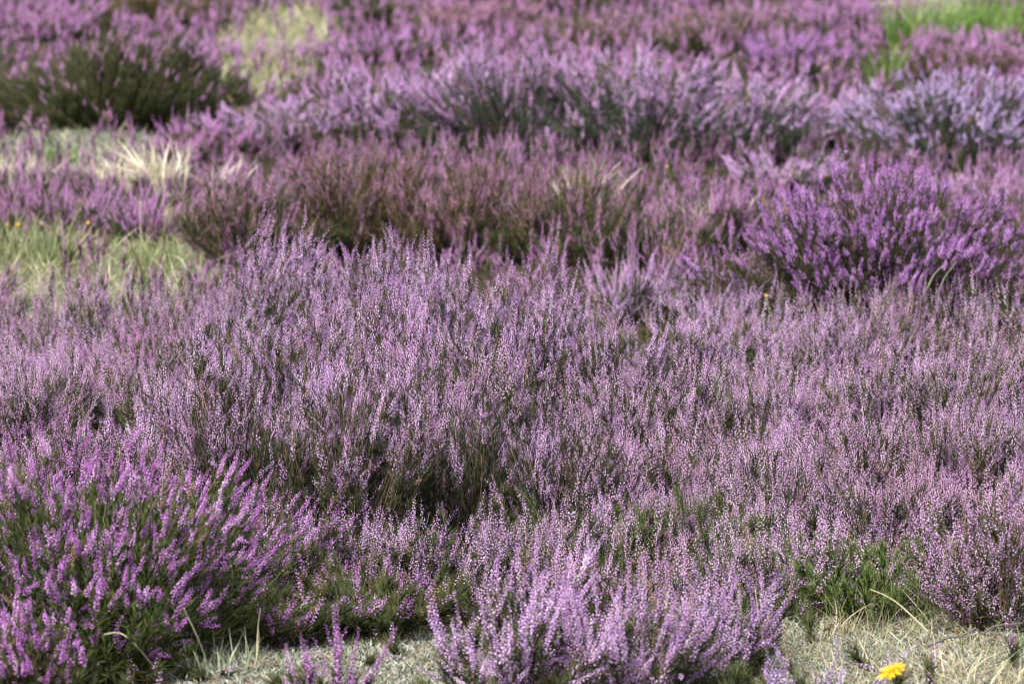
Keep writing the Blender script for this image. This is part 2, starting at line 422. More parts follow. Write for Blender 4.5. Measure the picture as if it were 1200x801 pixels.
# photograph x, foot y, top y, width, habit, blossom, shoots, label
BUSHES = [
    # --- closest row
    (105, 815, 515, 490, 'dense', 'magenta', 'green', 'big bush of short magenta spikes over dark green shoots, bottom left corner', dict(dens=1.2, depth=0.75, flank=0.3, lean=0.0)),
    (605, 850, 655, 240, 'spray', 'mauve', 'olive', 'pale mauve bush with long splayed sprays beside the bare lichen ground, front centre', dict(dens=1.2, lean=-0.05, flank=0.35)),
    (730, 850, 668, 230, 'spray', 'mauve', 'olive', 'tangled pale pink bush between the splayed spray bush and the small pink bush', dict(dens=1.1, lean=0.0)),
    (845, 800, 655, 190, 'spray', 'mauve', 'olive', 'small rosy bush of dense spikes edging the dry grass, dried seed head over it', dict(lean=0.05, dens=1.1)),
    (385, 870, 735, 110, 'spray', 'magenta', 'olive', 'few out of focus heather spikes rising from the bottom edge before lichen ground', dict(dens=0.55)),
    (965, 870, 768, 170, 'spray', 'lilac', 'olive', 'blurred low heather sprig beside the big yellow flower at bottom edge', dict(dens=0.4)),
    (325, 772, 690, 130, 'leafy', 'magenta', 'olive', 'low leafy clump joining the corner magenta bush to the olive green clump', dict(dens=3.2)),
    (425, 758, 645, 190, 'leafy', 'magenta', 'olive', 'low olive green clump almost without blossom beside the bare lichen ground', dict(dens=3.2)),
    (15, 860, 700, 200, 'dense', 'magenta', 'olive', 'low green shoots with few magenta spikes in the very bottom left corner', dict(dens=1.1, flank=0.35)),
    (1020, 722, 575, 250, 'fading', 'dusty', 'bright', 'bright green leafy bush with blossom only on top, above the dry grass', dict(dens=0.9, flank=1.0, lean=0.0)),
    (1165, 745, 560, 190, 'fine', 'dusty', 'olive', 'loose mauve bush at the right edge with straw stalks and dead twig below', dict(dens=0.8)),
    (915, 712, 570, 170, 'fine', 'dusty', 'green', 'thin mauve bush with green shoots between the rosy bush and bright green bush', dict()),
    # --- front of the central mound
    (285, 0, 560, 210, 'airy', 'magenta', 'olive', 'rosy mauve bush merging with the right side of the corner magenta bush', dict(h=0.24)),
    (405, 0, 592, 190, 'airy', 'mauve', 'olive', 'mauve bush directly above the low olive green clump', dict(h=0.17)),
    (520, 0, 585, 190, 'airy', 'mauve', 'olive', 'pale mauve bush behind the splayed spray bush, under the deep dark hollow', dict(h=0.18)),
    (628, 0, 575, 180, 'airy', 'mauve', 'olive', 'pale mauve bush left of the leaning straw stalk, behind the tangled pale pink bush', dict(h=0.19)),
    (720, 0, 535, 170, 'fading', 'mauve', 'green', 'greenish thin bush behind the single leaning straw stalk', dict(h=0.2)),
    (820, 0, 530, 190, 'airy', 'mauve', 'green', 'half green half mauve bush right of the leaning straw stalk', dict(h=0.2, dens=0.8)),
    (930, 0, 515, 180, 'fine', 'dusty', 'olive', 'brownish mauve bush behind the bright green leafy bush', dict(h=0.2, dens=1.2)),
    (1050, 0, 520, 190, 'fine', 'dusty', 'olive', 'even pale pink bush of fine dotted sprays behind the bright green bush', dict(h=0.22)),
    (1165, 0, 515, 190, 'fine', 'dusty', 'olive', 'pale pink bush cut by the right edge above the loose mauve bush', dict(h=0.22)),
    # --- left field
    (60, 0, 490, 220, 'airy', 'magenta', 'olive', 'rosy bush at the left edge just behind the corner magenta bush', dict(h=0.25, flank=0.35)),
    (185, 0, 495, 200, 'airy', 'mauve', 'olive', 'mauve bush between the rosy edge bush and the dark hollows', dict(h=0.19, flank=0.35)),
    (25, 0, 430, 200, 'fine', 'dusty', 'olive', 'fine lilac bush at the left edge, second behind the corner magenta bush', dict(h=0.22, flank=0.35)),
    (140, 0, 432, 200, 'fine', 'dusty', 'olive', 'fine lilac bush on the low ground left of the central mound', dict(h=0.17, flank=0.35)),
    (70, 0, 386, 210, 'fine', 'dusty', 'olive', 'fine mauve bush at the left edge below the meadow grass', dict(h=0.17, flank=0.35)),
    (185, 0, 380, 180, 'airy', 'pink', 'olive', 'mauve bush with rosy tips below the folded pale blade', dict(h=0.19, sprigs=0.2, flank=0.35)),
    # --- central mound
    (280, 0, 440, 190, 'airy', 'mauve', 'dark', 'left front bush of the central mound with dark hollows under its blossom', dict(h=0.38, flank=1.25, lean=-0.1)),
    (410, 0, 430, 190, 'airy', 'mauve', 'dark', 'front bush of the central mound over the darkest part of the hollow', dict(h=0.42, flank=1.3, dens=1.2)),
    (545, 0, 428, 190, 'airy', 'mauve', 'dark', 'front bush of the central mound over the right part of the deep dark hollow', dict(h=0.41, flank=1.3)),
    (660, 0, 455, 170, 'airy', 'mauve', 'dark', 'lower front bush at the right foot of the central mound', dict(h=0.33, flank=1.0)),
    (245, 0, 405, 170, 'airy', 'mauve', 'olive', 'bush low on the left flank of the central mound', dict(h=0.32, flank=0.4)),
    (365, 0, 396, 190, 'airy', 'mauve', 'olive', 'densely dotted bush above the left dark hollow', dict(h=0.43, flank=0.3)),
    (490, 0, 392, 190, 'airy', 'mauve', 'olive', 'densely dotted bush in the very heart of the central mound', dict(h=0.43, flank=0.3)),
    (615, 0, 398, 180, 'airy', 'mauve', 'olive', 'densely dotted bush below the small dark notch of the central mound', dict(h=0.37, flank=0.3)),
    (725, 0, 415, 170, 'airy', 'mauve', 'olive', 'bush low on the right slope of the central mound beside the dark green gap', dict(h=0.26, flank=0.4)),
    (240, 0, 352, 150, 'airy', 'mauve', 'olive', 'bush half way up the left flank of the central mound', dict(h=0.33, flank=0.4)),
    (345, 0, 347, 180, 'airy', 'mauve', 'olive', 'bush with a small brown hollow below the leftmost crest', dict(h=0.39, flank=0.35)),
    (465, 0, 343, 190, 'airy', 'mauve', 'olive', 'pale bush with buff spikes below the highest crest', dict(h=0.45, flank=0.3)),
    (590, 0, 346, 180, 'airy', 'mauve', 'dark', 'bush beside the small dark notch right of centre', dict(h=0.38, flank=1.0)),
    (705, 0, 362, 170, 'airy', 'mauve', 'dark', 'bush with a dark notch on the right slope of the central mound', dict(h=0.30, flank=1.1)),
    (300, 0, 300, 150, 'airy', 'mauve', 'olive', 'left shoulder bush of the central mound', dict(h=0.36, flank=0.4)),
    (405, 0, 298, 170, 'airy', 'mauve', 'olive', 'bush just in front of the highest crest', dict(h=0.45, flank=0.35)),
    (520, 0, 300, 170, 'airy', 'mauve', 'olive', 'bush with grey twigs showing, just in front of the right crest', dict(h=0.40, flank=0.45)),
    (630, 0, 312, 160, 'airy', 'mauve', 'olive', 'right shoulder bush of the central mound with rusty twigs', dict(h=0.35, flank=0.45)),
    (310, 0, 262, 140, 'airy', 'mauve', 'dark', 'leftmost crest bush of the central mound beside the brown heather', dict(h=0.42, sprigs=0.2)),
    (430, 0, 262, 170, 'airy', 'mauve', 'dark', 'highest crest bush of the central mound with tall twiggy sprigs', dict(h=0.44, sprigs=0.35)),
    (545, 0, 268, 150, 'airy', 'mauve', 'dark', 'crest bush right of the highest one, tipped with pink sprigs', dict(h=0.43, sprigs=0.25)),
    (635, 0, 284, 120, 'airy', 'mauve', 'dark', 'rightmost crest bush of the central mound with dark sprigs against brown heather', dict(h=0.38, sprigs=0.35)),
    # --- even pink field to the right
    (820, 0, 395, 190, 'fine', 'dusty', 'dark', 'mauve bush opening on a dark green gap, right of the central mound', dict(h=0.3, flank=1.3)),
    (760, 0, 475, 170, 'fine', 'dusty', 'olive', 'pale bush in front of the dark green gap', dict(h=0.23, flank=0.4)),
    (880, 0, 465, 180, 'fine', 'dusty', 'olive', 'brown flecked bush right below the dark green gap', dict(h=0.21, flank=0.4)),
    (1000, 0, 460, 190, 'fine', 'dusty', 'olive', 'flat pale bush in the middle of the even pink field', dict(h=0.21, flank=0.35)),
    (1115, 0, 455, 180, 'fine', 'dusty', 'olive', 'pale bush with wine red flecks in the even pink field', dict(h=0.22, flank=0.35)),
    (1200, 0, 455, 120, 'fine', 'dusty', 'olive', 'pale bush cut by the right edge, middle of the even pink field', dict(h=0.23, flank=0.35)),
    (915, 0, 412, 170, 'fine', 'dusty', 'olive', 'low pink bush right of the dark green gap', dict(h=0.20, flank=0.35)),
    (1030, 0, 410, 180, 'fine', 'dusty', 'olive', 'flat pale bush in the even pink field below the two grey blades', dict(h=0.20, flank=0.35)),
    (1140, 0, 398, 170, 'fine', 'dusty', 'olive', 'taller bush of white dotted sprays at right edge under the violet bush', dict(h=0.26, sprigs=0.3, flank=0.35)),
    (1225, 0, 400, 120, 'fine', 'dusty', 'olive', 'white dotted bush cut by the right edge below the violet bush', dict(h=0.24, flank=0.35)),
    (770, 0, 362, 170, 'airy', 'soft', 'olive', 'soft pink bush at the right foot of the central mound', dict(h=0.22, flank=0.35)),
    (880, 0, 368, 150, 'airy', 'soft', 'olive', 'low soft pink bush under the small yellow flower', dict(h=0.16, flank=0.35)),
    # --- behind the mound
    (745, 385, 296, 150, 'spray', 'soft', 'olive', 'soft focus pink bush of upright spikes just right of the mound crest', dict(dens=0.8)),
    (840, 400, 325, 150, 'spray', 'soft', 'olive', 'soft pink bush left of the violet bush and below the straw tuft', dict(dens=0.8)),
    (1000, 0, 386, 170, 'airy', 'soft', 'olive', 'low pink bush along the foot of the dark violet bush', dict(h=0.13, flank=0.3)),
    (1035, 400, 203, 385, 'tight', 'violet', 'dark', 'large rounded violet bush with dark interior behind the even pink field', dict(dens=1.0, depth=0.75, flank=0.42, lean=0.0)),
    (290, 318, 196, 200, 'fading', 'faded', 'olive', 'brown and dull pink bush at the left end of the brown heather bank', dict(flank=0.6, dens=1.25)),
    (405, 305, 150, 230, 'fading', 'faded', 'brown', 'brownest bush of the brown heather bank, behind the highest mound crest', dict(flank=0.65, dens=1.25)),
    (530, 310, 158, 210, 'fading', 'faded', 'brown', 'russet bush in the middle of the brown heather bank', dict(flank=0.65, dens=1.25)),
    (660, 314, 194, 220, 'fading', 'faded', 'olive', 'olive and pink bush right in the brown heather bank with straw wisps', dict(flank=0.7, dens=1.25)),
    (775, 310, 226, 190, 'fading', 'faded', 'olive', 'pinker bush closing the right end of the brown heather bank', dict(flank=0.6, dens=1.25)),
    (80, 290, 224, 220, 'spray', 'pink', 'olive', 'low pink bush at the left edge between straw wisps and meadow grass', dict()),
    (185, 296, 222, 140, 'spray', 'pink', 'olive', 'small pink bush in front of the pale straw wisps', dict()),
    (845, 300, 205, 110, 'spray', 'pink', 'olive', 'small pink bush between the brown bank and the dark violet bush', dict()),
    # --- middle distance
    (128, 160, 26, 340, 'leafy', 'pink', 'olive', 'large dark green bush with sparse pink top, upper left', dict(dens=1.9, depth=0.6, flank=1.2)),
    (230, 190, 128, 130, 'plume', 'pink', 'olive', 'small pink bush right of the pale lichen patch', dict()),
    (350, 178, 104, 240, 'plume', 'soft', 'olive', 'mauve bush at the left end of the broad pink bank', dict(flank=0.8, dens=1.1)),
    (470, 185, 72, 260, 'plume', 'soft', 'olive', 'bright mauve bush in the left half of the broad pink bank', dict(flank=0.8, dens=1.1)),
    (605, 203, 50, 280, 'plume', 'soft', 'grey', 'mauve bush with dark flank in the middle of the broad pink bank', dict(flank=1.1, dens=1.1)),
    (745, 207, 54, 290, 'plume', 'soft', 'grey', 'pale mauve bush with deep green flank in the broad pink bank', dict(flank=1.2)),
    (870, 200, 74, 260, 'plume', 'soft', 'grey', 'mauve bush with shaded foot at the right end of broad pink bank', dict(flank=1.1)),
    (970, 180, 92, 160, 'plume', 'soft', 'olive', 'pink bush between the broad pink bank and the bluish lilac bush', dict(flank=0.8, dens=1.1)),
    (1120, 205, 80, 300, 'tight', 'lilac', 'grey', 'bluish lilac bush with grey green flank at the right edge', dict(flank=0.4, dens=0.8)),
    (1150, 250, 190, 170, 'plume', 'soft', 'olive', 'low pink bush at right edge between violet bush and bluish lilac bush', dict(flank=0.8, dens=1.1)),
    (920, 240, 178, 170, 'plume', 'soft', 'olive', 'low dusty pink bush behind the left end of the dark violet bush', dict(flank=0.8, dens=1.1)),
    # --- far rows
    (50, 50, -6, 150, 'plume', 'pink', 'olive', 'far pink bush behind the large dark green bush, top left corner', dict()),
    (180, 36, -14, 190, 'leafy', 'faded', 'brown', 'far dark maroon bush at the top edge above the pale meadow', dict(dens=1.8, flank=1.5)),
    (225, 80, 34, 120, 'plume', 'pink', 'olive', 'far pink bush in the pale meadow beside the large dark green bush', dict(dens=0.7)),
    (345, 16, -30, 180, 'plume', 'violet', 'olive', 'far violet bush at the top edge behind the pale meadow', dict()),
    (445, 42, -14, 90, 'leafy', 'violet', 'olive', 'far dark bush with thin blossom at top edge above the broad pink bank', dict(dens=1.6, flank=1.3)),
    (440, 80, 36, 150, 'plume', 'violet', 'olive', 'far violet bush right of the pale meadow', dict(flank=0.9)),
    (560, 50, -6, 190, 'plume', 'faded', 'olive', 'far dull pink bush at the top, left of the dusty rose bush', dict(flank=0.9)),
    (700, 62, 6, 190, 'fading', 'faded', 'olive', 'far dusty rose bush with brown foot above the broad pink bank', dict()),
    (845, 68, 4, 180, 'fading', 'faded', 'olive', 'far olive and rose bush left of the deep pink bush', dict()),
    (920, 98, 38, 160, 'plume', 'violet', 'olive', 'far deep pink bush left of the upright green grass tuft', dict()),
    (985, 48, -8, 150, 'plume', 'pink', 'olive', 'far pink bush left of the fresh green grass', dict()),
    (1130, 105, 50, 170, 'fading', 'pink', 'brown', 'far rose and brown bush below the fresh green grass', dict()),
    (610, 18, -30, 170, 'leafy', 'faded', 'brown', 'far brown bush cut by the top edge, upper middle', dict(dens=1.6, flank=1.5)),
    (790, 15, -30, 190, 'plume', 'pink', 'olive', 'far pink bush cut by top edge behind the dusty rose bush', dict()),
    (1200, 20, -30, 130, 'plume', 'pink', 'olive', 'far pink bush in the top right corner beside fresh green grass', dict()),
    (25, 8, -40, 170, 'plume', 'violet', 'olive', 'farthest violet bush at top edge behind the top left pink bush', dict()),
]
for px, yb, yt, w, habit, fl, lf, label, kw in BUSHES:
    bush(px, yb, yt, w, habit, fl, lf, label, **kw)
print('bushes', N_BUSH[0], round(time.time() - T0, 1))

# ------------------------------------------------------------------ open ground: ellipses (centre, half widths) without heather
OPEN = []


def open_patch(px, py, wx, y0, y1):
    p = at(px, py); d0, d1 = ground_dist(y1), ground_dist(y0)
    zc = p.y * math.cos(PITCH) + CAM_H * math.sin(PITCH)
    OPEN.append((p.x, (d0 + d1) / 2, wx / 2 * zc / FPX, (d1 - d0) / 2))


open_patch(1070, 770, 420, 700, 860)
open_patch(400, 800, 360, 728, 870)
open_patch(105, 310, 300, 250, 372)
open_patch(95, 172, 220, 152, 196)
open_patch(312, 70, 130, 18, 122)
open_patch(1120, 25, 190, -5, 52)


def is_open(x, y, grow=1.0):
    m = np.zeros(len(x), bool)
    for cx, cy, ax, ay in OPEN:
        q = ((x - cx) / (ax * grow)) ** 2 + ((y - cy) / (ay * grow)) ** 2
        m |= q + 0.35 * np.sin(x * 19 + cy) * np.sin(y * 15 + cx) + rng.normal(0, 0.12, len(x)) < 1
    far = np.array(y) > 12.5                         # thinner but not empty in the far meadow
    return m & (rng.random(len(x)) > np.where(far, 0.45, np.where(np.array(y) > 8, 0.16, 0.06)))


def heather_cover(name, d0, d1, per_m2, habit, flower, leaf, hlo, hhi, label):
    """Low heather growing between the bushes, one sheet of it."""
    half = lambda d: d * math.tan(HFOV / 2) * 1.25 + 0.5
    area = (half(d0) + half(d1)) * (d1 - d0)
    n = int(area * per_m2)
    y = np.sqrt(rng.uniform(d0 ** 2, d1 ** 2, n)); x = rng.uniform(-1, 1, n) * half(y)
    k = ~is_open(x, y) & ~((((x + 0.32) / 0.42) ** 2 + ((y - 6.05) / 0.33) ** 2) < 1); x, y = x[k], y[k]; n = len(x)
    hh = np.clip(0.5 + 0.3 * np.sin(x * 3.1 + y * 1.3) + 0.3 * np.sin(y * 2.7 - x * 1.9 + 2), 0, 1)
    h = (hlo + (hhi - hlo) * hh) * rng.uniform(0.75, 1.1, n)
    R = np.stack([x, y, wave(x, y)], 1)
    off = rng.normal(0, 0.035, (n, 2))
    T = R + np.concatenate([off, h[:, None]], 1)
    C = R + np.concatenate([off * 0.9, h[:, None] * 0.5], 1)
    lod = 1.0 if d0 < 8 else min(1.4, 1.0 + ((d0 + d1) / 2 - 9) * 0.06)
    root = empty(name, (0, 0, 0), label, 'heather')
    root['kind'] = 'stuff'
    heather_parts(R, C, T, HABIT[habit], lod, root, FLOWER[flower], LEAF[leaf])


heather_cover('heather_ground_cover', 5.6, 8.6, 260, 'fine', 'dusty', 'olive', 0.04, 0.12, 'low mauve heather filling the gaps between the nearer bushes')
heather_cover('heather_ground_cover', 8.6, 13.0, 130, 'airy', 'pink', 'olive', 0.05, 0.14, 'low pink heather filling the gaps between the middle bushes')
heather_cover('heather_ground_cover', 13.0, 27.0, 45, 'plume', 'pink', 'olive', 0.06, 0.16, 'low pink heather running on between and beyond the far bushes')
heather_cover('heather_ground_cover', 4.95, 6.0, 320, 'leafy', 'mauve', 'olive', 0.015, 0.055, 'short green heather shoots creeping in along the bare front ground')
print('cover', round(time.time() - T0, 1))


# ------------------------------------------------------------------ ground sheet
def ground():
    xs = np.concatenate([-np.geomspace(400, 5.3, 18), np.linspace(-5, 5, 161), np.geomspace(5.3, 400, 18)])
    ys = np.concatenate([-np.geomspace(200, 0.5, 8), np.linspace(0, 30, 421), np.geomspace(31, 800, 16)])
    X, Y = np.meshgrid(xs, ys)
    Z = wave(X, Y) * np.exp(-np.maximum(0, np.hypot(X, Y - 10) - 20) / 20)
    V = np.stack([X, Y, Z], -1).reshape(-1, 3)
    nx, ny = len(xs), len(ys)
    i, j = np.meshgrid(np.arange(nx - 1), np.arange(ny - 1))
    a = (j * nx + i).ravel()
    F = np.concatenate([np.stack([a, a + 1, a + nx + 1], 1), np.stack([a, a + nx + 1, a + nx], 1)])
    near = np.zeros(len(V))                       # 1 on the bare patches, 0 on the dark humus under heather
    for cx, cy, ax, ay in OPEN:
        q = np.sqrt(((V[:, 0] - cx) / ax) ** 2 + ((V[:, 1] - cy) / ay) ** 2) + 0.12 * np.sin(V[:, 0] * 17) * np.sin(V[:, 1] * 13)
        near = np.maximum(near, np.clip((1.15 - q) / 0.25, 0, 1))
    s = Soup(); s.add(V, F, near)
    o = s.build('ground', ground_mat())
    for p in o.data.polygons: p.use_smooth = True
    o['kind'] = 'structure'


ground()


# ------------------------------------------------------------------ lichen, litter and short grass on the open ground
def scatter(ellipse, n):
    cx, cy, ax, ay = ellipse
    r = np.sqrt(rng.random(n)) * rng.uniform(0.9, 1.12, n); a = rng.uniform(0, 6.2832, n)
    x, y = cx + ax * r * np.cos(a), cy + ay * r * np.sin(a)
    return np.stack([x, y, wave(x, y)], 1)


def crumbs(soup, P, size, lod=1.0):
    n = len(P)
    D = rng.normal(size=(n, 3)); D[:, 2] = np.abs(D[:, 2]) * 0.55; D = unit(D)
    L = rng.uniform(0.35, 1.4, n) * size
    P = P + np.stack([np.zeros(n), np.zeros(n), rng.uniform(-0.002, 0.010, n)], 1)
    spindles(soup, P, D, L, L * rng.uniform(0.05, 0.16, n), rng.beta(1.6, 1.4, n), mid=0.5)


s = Soup()
for e, n, sz in ((OPEN[0], 30000, 0.020), (OPEN[1], 30000, 0.020), (OPEN[2], 9000, 0.022), (OPEN[3], 7000, 0.03)):
    crumbs(s, scatter(e, n), sz)
tag(s.build('lichen', LICHEN), 'pale grey green lichen crusting the bare patches', 'lichen', kind='stuff')
s = Soup()
for e, n in ((OPEN[0], 1500), (OPEN[1], 1800)):
    P = scatter(e, n); P[:, 2] += 0.008
    spindles(s, P, unit(rng.normal(size=(n, 3))), np.full(n, 0.0045), np.full(n, 0.004), rng.uniform(0, 1, n))
tag(s.build('fallen_blossom', FLOWER['dusty']), 'fallen heather blossom scattered on the bare patches', 'fallen blossom', kind='stuff')
s = Soup()
for e, n, sz in ((OPEN[0], 15000, 0.018), (OPEN[1], 14000, 0.018), ((0.1, 5.6, 1.3, 0.7), 14000, 0.016), (OPEN[2], 3500, 0.025)):
    crumbs(s, scatter(e, n), sz)
tag(s.build('plant_litter', LITTER), 'brown crumbs of dead heather on the bare patches', 'litter', kind='stuff')


def grass_sheet(name, mat, label, beds):
    """beds: (ellipse, count, length, width, uprightness)"""
    s = Soup()
    for e, n, ln, w, up in beds:
        P = scatter(e, n)
        D = rng.normal(size=(n, 3)) * np.array([1, 1, 0.4]); D[:, 2] = np.abs(D[:, 2]) + up
        D = unit(D)
        L = rng.uniform(0.4, 1.25, n) * ln
        b = rng.normal(0, 0.3, (n, 3)); b[:, 2] = -np.abs(b[:, 2]) * 0.7
        blades(s, P, D, b, L, rng.uniform(0.6, 1.3, n) * w, rng.random(n))
    return tag(s.build(name, mat), label, 'grass', kind='stuff')


grass_sheet('dry_grass', STRAW, 'short dry straw coloured grass on the bare patches', [
    (OPEN[0], 3300, 0.055, 0.0022, 0.7), (OPEN[1], 1300, 0.05, 0.002, 0.1), (OPEN[2], 800, 0.11, 0.004, 0.9), (OPEN[3], 120, 0.12, 0.006, 1.0), (OPEN[4], 500, 0.2, 0.006, 1.5)])
grass_sheet('meadow_grass', MEADOW, 'thin yellow green grass on the bare patches', [
    (OPEN[0], 900, 0.06, 0.002, 0.9), (OPEN[2], 1300, 0.11, 0.004, 1.2), (OPEN[3], 300, 0.08, 0.006, 1.2), (OPEN[4], 800, 0.16, 0.007, 1.5)])


# ------------------------------------------------------------------ grass tufts
def tuft(name, px, py, wpx, hpx, n, mat, label, w=0.004, up=1.6, lean=0.0, group='grass tufts on the heath', bendy=0.25):
    p = at(px, py)
    zc = p.y * math.cos(PITCH) + CAM_H * math.sin(PITCH)
    r = wpx / 2 * zc / FPX; h = hpx * zc / FPX
    r_, a = np.sqrt(rng.random(n)) * r * 0.75, rng.uniform(0, 6.2832, n)
    P = np.stack([r_ * np.cos(a), r_ * np.sin(a) * 0.7, np.zeros(n)], 1)
    D = np.stack([np.cos(a) * r_ / r * 0.5 + lean, np.sin(a) * r_ / r * 0.5, np.full(n, up)], 1) + rng.normal(0, 0.22, (n, 3))
    D = unit(D)
    b = rng.normal(0, bendy, (n, 3)); b[:, 2] = -np.abs(b[:, 2]) * 0.5
    s = Soup()
    blades(s, P, D, b, rng.uniform(0.45, 1.15, n) * h, rng.uniform(0.7, 1.3, n) * w, rng.random(n), segs=5)
    o = s.build(name, mat)
    o.location = (p.x, p.y, float(wave(p.x, p.y)))
    return tag(o, label, 'grass tuft', group)


tuft('grass_tuft', 1085, 62, 110, 60, 420, FRESH, 'left half of the fresh green grass at the top right', w=0.010)
tuft('grass_tuft', 1155, 50, 120, 62, 420, FRESH, 'right half of the fresh green grass at the top right', w=0.010)
tuft('grass_tuft', 1036, 104, 46, 62, 60, FRESH, 'upright tuft of broad green blades left of the bluish lilac bush', w=0.014, up=2.4)
tuft('grass_tuft', 195, 226, 66, 66, 190, PALESTRAW, 'tallest pale straw wisps behind the small pink bush, upper left', w=0.009, lean=-0.45, bendy=0.4)
tuft('grass_tuft', 140, 222, 70, 50, 130, PALESTRAW, 'middle clump of pale straw wisps below the pale lichen patch', w=0.008, lean=-0.3, bendy=0.4)
tuft('grass_tuft', 255, 232, 44, 52, 40, PALESTRAW, 'few straw wisps at the left end of the brown heather bank', w=0.008, lean=0.2, bendy=0.4)
tuft('grass_tuft', 20, 220, 90, 46, 200, PALESTRAW, 'pale straw wisps at the left edge of the photo', w=0.006)
tuft('grass_tuft', 65, 190, 60, 26, 160, FRESH, 'low green tuft beside the pale lichen patch', w=0.008)
tuft('grass_tuft', 838, 285, 46, 60, 140, PALESTRAW, 'small straw tuft left of the dark violet bush', w=0.005)
tuft('grass_tuft', 690, 250, 80, 62, 90, PALESTRAW, 'straw wisps in the right part of the brown heather bank', w=0.006)
tuft('grass_tuft', 40, 312, 150, 62, 230, MEADOW, 'yellow green meadow tussock at the left edge under two yellow flowers', w=0.005)
tuft('grass_tuft', 175, 318, 90, 44, 200, MEADOW, 'low green tussock beside the folded pale blade', w=0.005)
tuft('grass_tuft', 1010, 728, 120, 86, 34, STRAW, 'loose dry stalks in front of the bright green leafy bush', w=0.0024, lean=0.35, bendy=0.4, up=1.0)
tuft('grass_tuft', 1125, 722, 90, 96, 26, STRAW, 'taller dry stalks leaning at the right beside the dead twig', w=0.0024, lean=-0.2, bendy=0.35, up=1.2)
tuft('grass_tuft', 1145, 800, 160, 62, 110, STRAW, 'dry blades standing at the bottom right corner', w=0.0026, up=1.1, bendy=0.4)
tuft('grass_tuft', 1025, 722, 190, 80, 60, HERB, 'thin green grass growing through the bright green leafy bush', w=0.0022, up=1.8)
tuft('grass_tuft', 700, 665, 120, 95, 90, BLADE, 'thin green grass in the greenish gap behind the single leaning straw stalk', w=0.0026, up=1.8)
tuft('grass_tuft', 860, 672, 130, 95, 100, BLADE, 'thin green grass under the half green half mauve bush', w=0.0026, up=1.8)
tuft('grass_tuft', 1100, 712, 110, 85, 60, BLADE, 'thin green grass between the bright green bush and the loose mauve bush', w=0.0024, up=1.6)
tuft('grass_tuft', 470, 748, 70, 44, 60, STRAW, 'thin dry blades between the olive green clump and the splayed bush', w=0.002)
tuft('grass_tuft', 255, 792, 130, 56, 46, PALEGREEN, 'thin grey green blades at the foot of the corner magenta bush', w=0.003)
tuft('grass_tuft', 660, 822, 110, 66, 70, MEADOW, 'short green blades at bottom edge under the tangled pale pink bush', w=0.003)
tuft('grass_tuft', 815, 505, 90, 70, 90, FRESH, 'dark green blades in the gap right of the central mound', w=0.004)


# ------------------------------------------------------------------ single stalks
def stalk(name, pts, r0, r1, mat, label, category, group=None, steps=14):
    """pts: (x, y, z) control points; a smooth tapered stem through them."""
    P = np.array(pts, float)
    t = np.linspace(0, len(P) - 1, steps)
    i = np.minimum(t.astype(int), len(P) - 2); f = (t - i)[:, None]
    g = lambda k: P[np.clip(k, 0, len(P) - 1)]
    q = 0.5 * (2 * g(i) + (g(i + 1) - g(i - 1)) * f + (2 * g(i - 1) - 5 * g(i) + 4 * g(i + 1) - g(i + 2)) * f ** 2 + (3 * g(i) - g(i - 1) - 3 * g(i + 1) + g(i + 2)) * f ** 3)
    o0 = P[0].copy()
    s = Soup(); tubes(s, (q - o0)[None], np.array([r0]), np.array([r1]), np.array([0.7]), sides=5)
    o = s.build(name, mat); o.location = o0
    return tag(o, label, category, group)


def P3(px, py, d):
    """Point at ground distance d seen at this spot."""
    z = CAM_H - d * math.tan(dep(py))
    zc = d * math.cos(PITCH) + (CAM_H - z) * math.sin(PITCH)
    return ((px - 600) / FPX * zc, d, z)


stalk('grass_stalk', [at(690, 752)[:], P3(673, 665, 5.72), P3(655, 610, 5.70), P3(638, 558, 5.68)], 0.0016, 0.0007, STRAW, 'single pale straw stalk leaning left in front of the mauve bushes, centre', 'grass stalk')
stalk('grass_stalk', [at(248, 790)[:], P3(232, 748, 5.18), P3(215, 712, 5.16)], 0.0022, 0.0014, STRAW, 'straight straw stalk leaning on the corner magenta bush', 'grass stalk')
stalk('grass_stalk', [at(195, 800)[:], P3(165, 762, 5.10), P3(142, 742, 5.08), P3(122, 743, 5.08)], 0.0022, 0.0014, STRAW, 'hooked straw stalk curling over at the foot of the corner magenta bush', 'grass stalk')
stalk('grass_stalk', [at(300, 782)[:], P3(302, 740, 5.28), P3(305, 712, 5.27)], 0.0018, 0.001, STRAW, 'short upright straw stalk right of the corner magenta bush', 'grass stalk')
stalk('grass_stalk', [at(1090, 742)[:], P3(1050, 705, 5.5), P3(1020, 690, 5.5)], 0.002, 0.001, STRAW, 'straw stalk tilting left over the dry stalks', 'grass stalk')
stalk('grass_stalk', [at(1138, 735)[:], P3(1126, 680, 5.6), P3(1115, 634, 5.6)], 0.0024, 0.0016, STRAW, 'thick straw stalk rising beside the loose mauve bush, right', 'grass stalk')
stalk('grass_stalk', [at(905, 790)[:], P3(893, 745, 5.2), P3(885, 690, 5.2)], 0.0014, 0.0008, STRAW, 'thin straw stalk crossing the small rosy bush', 'grass stalk')
stalk('grass_stalk', [at(165, 330)[:], P3(165, 285, 9.3), P3(164, 235, 9.3)], 0.003, 0.0016, STRAW, 'straight pale stalk standing before the meadow grass, left', 'grass stalk')


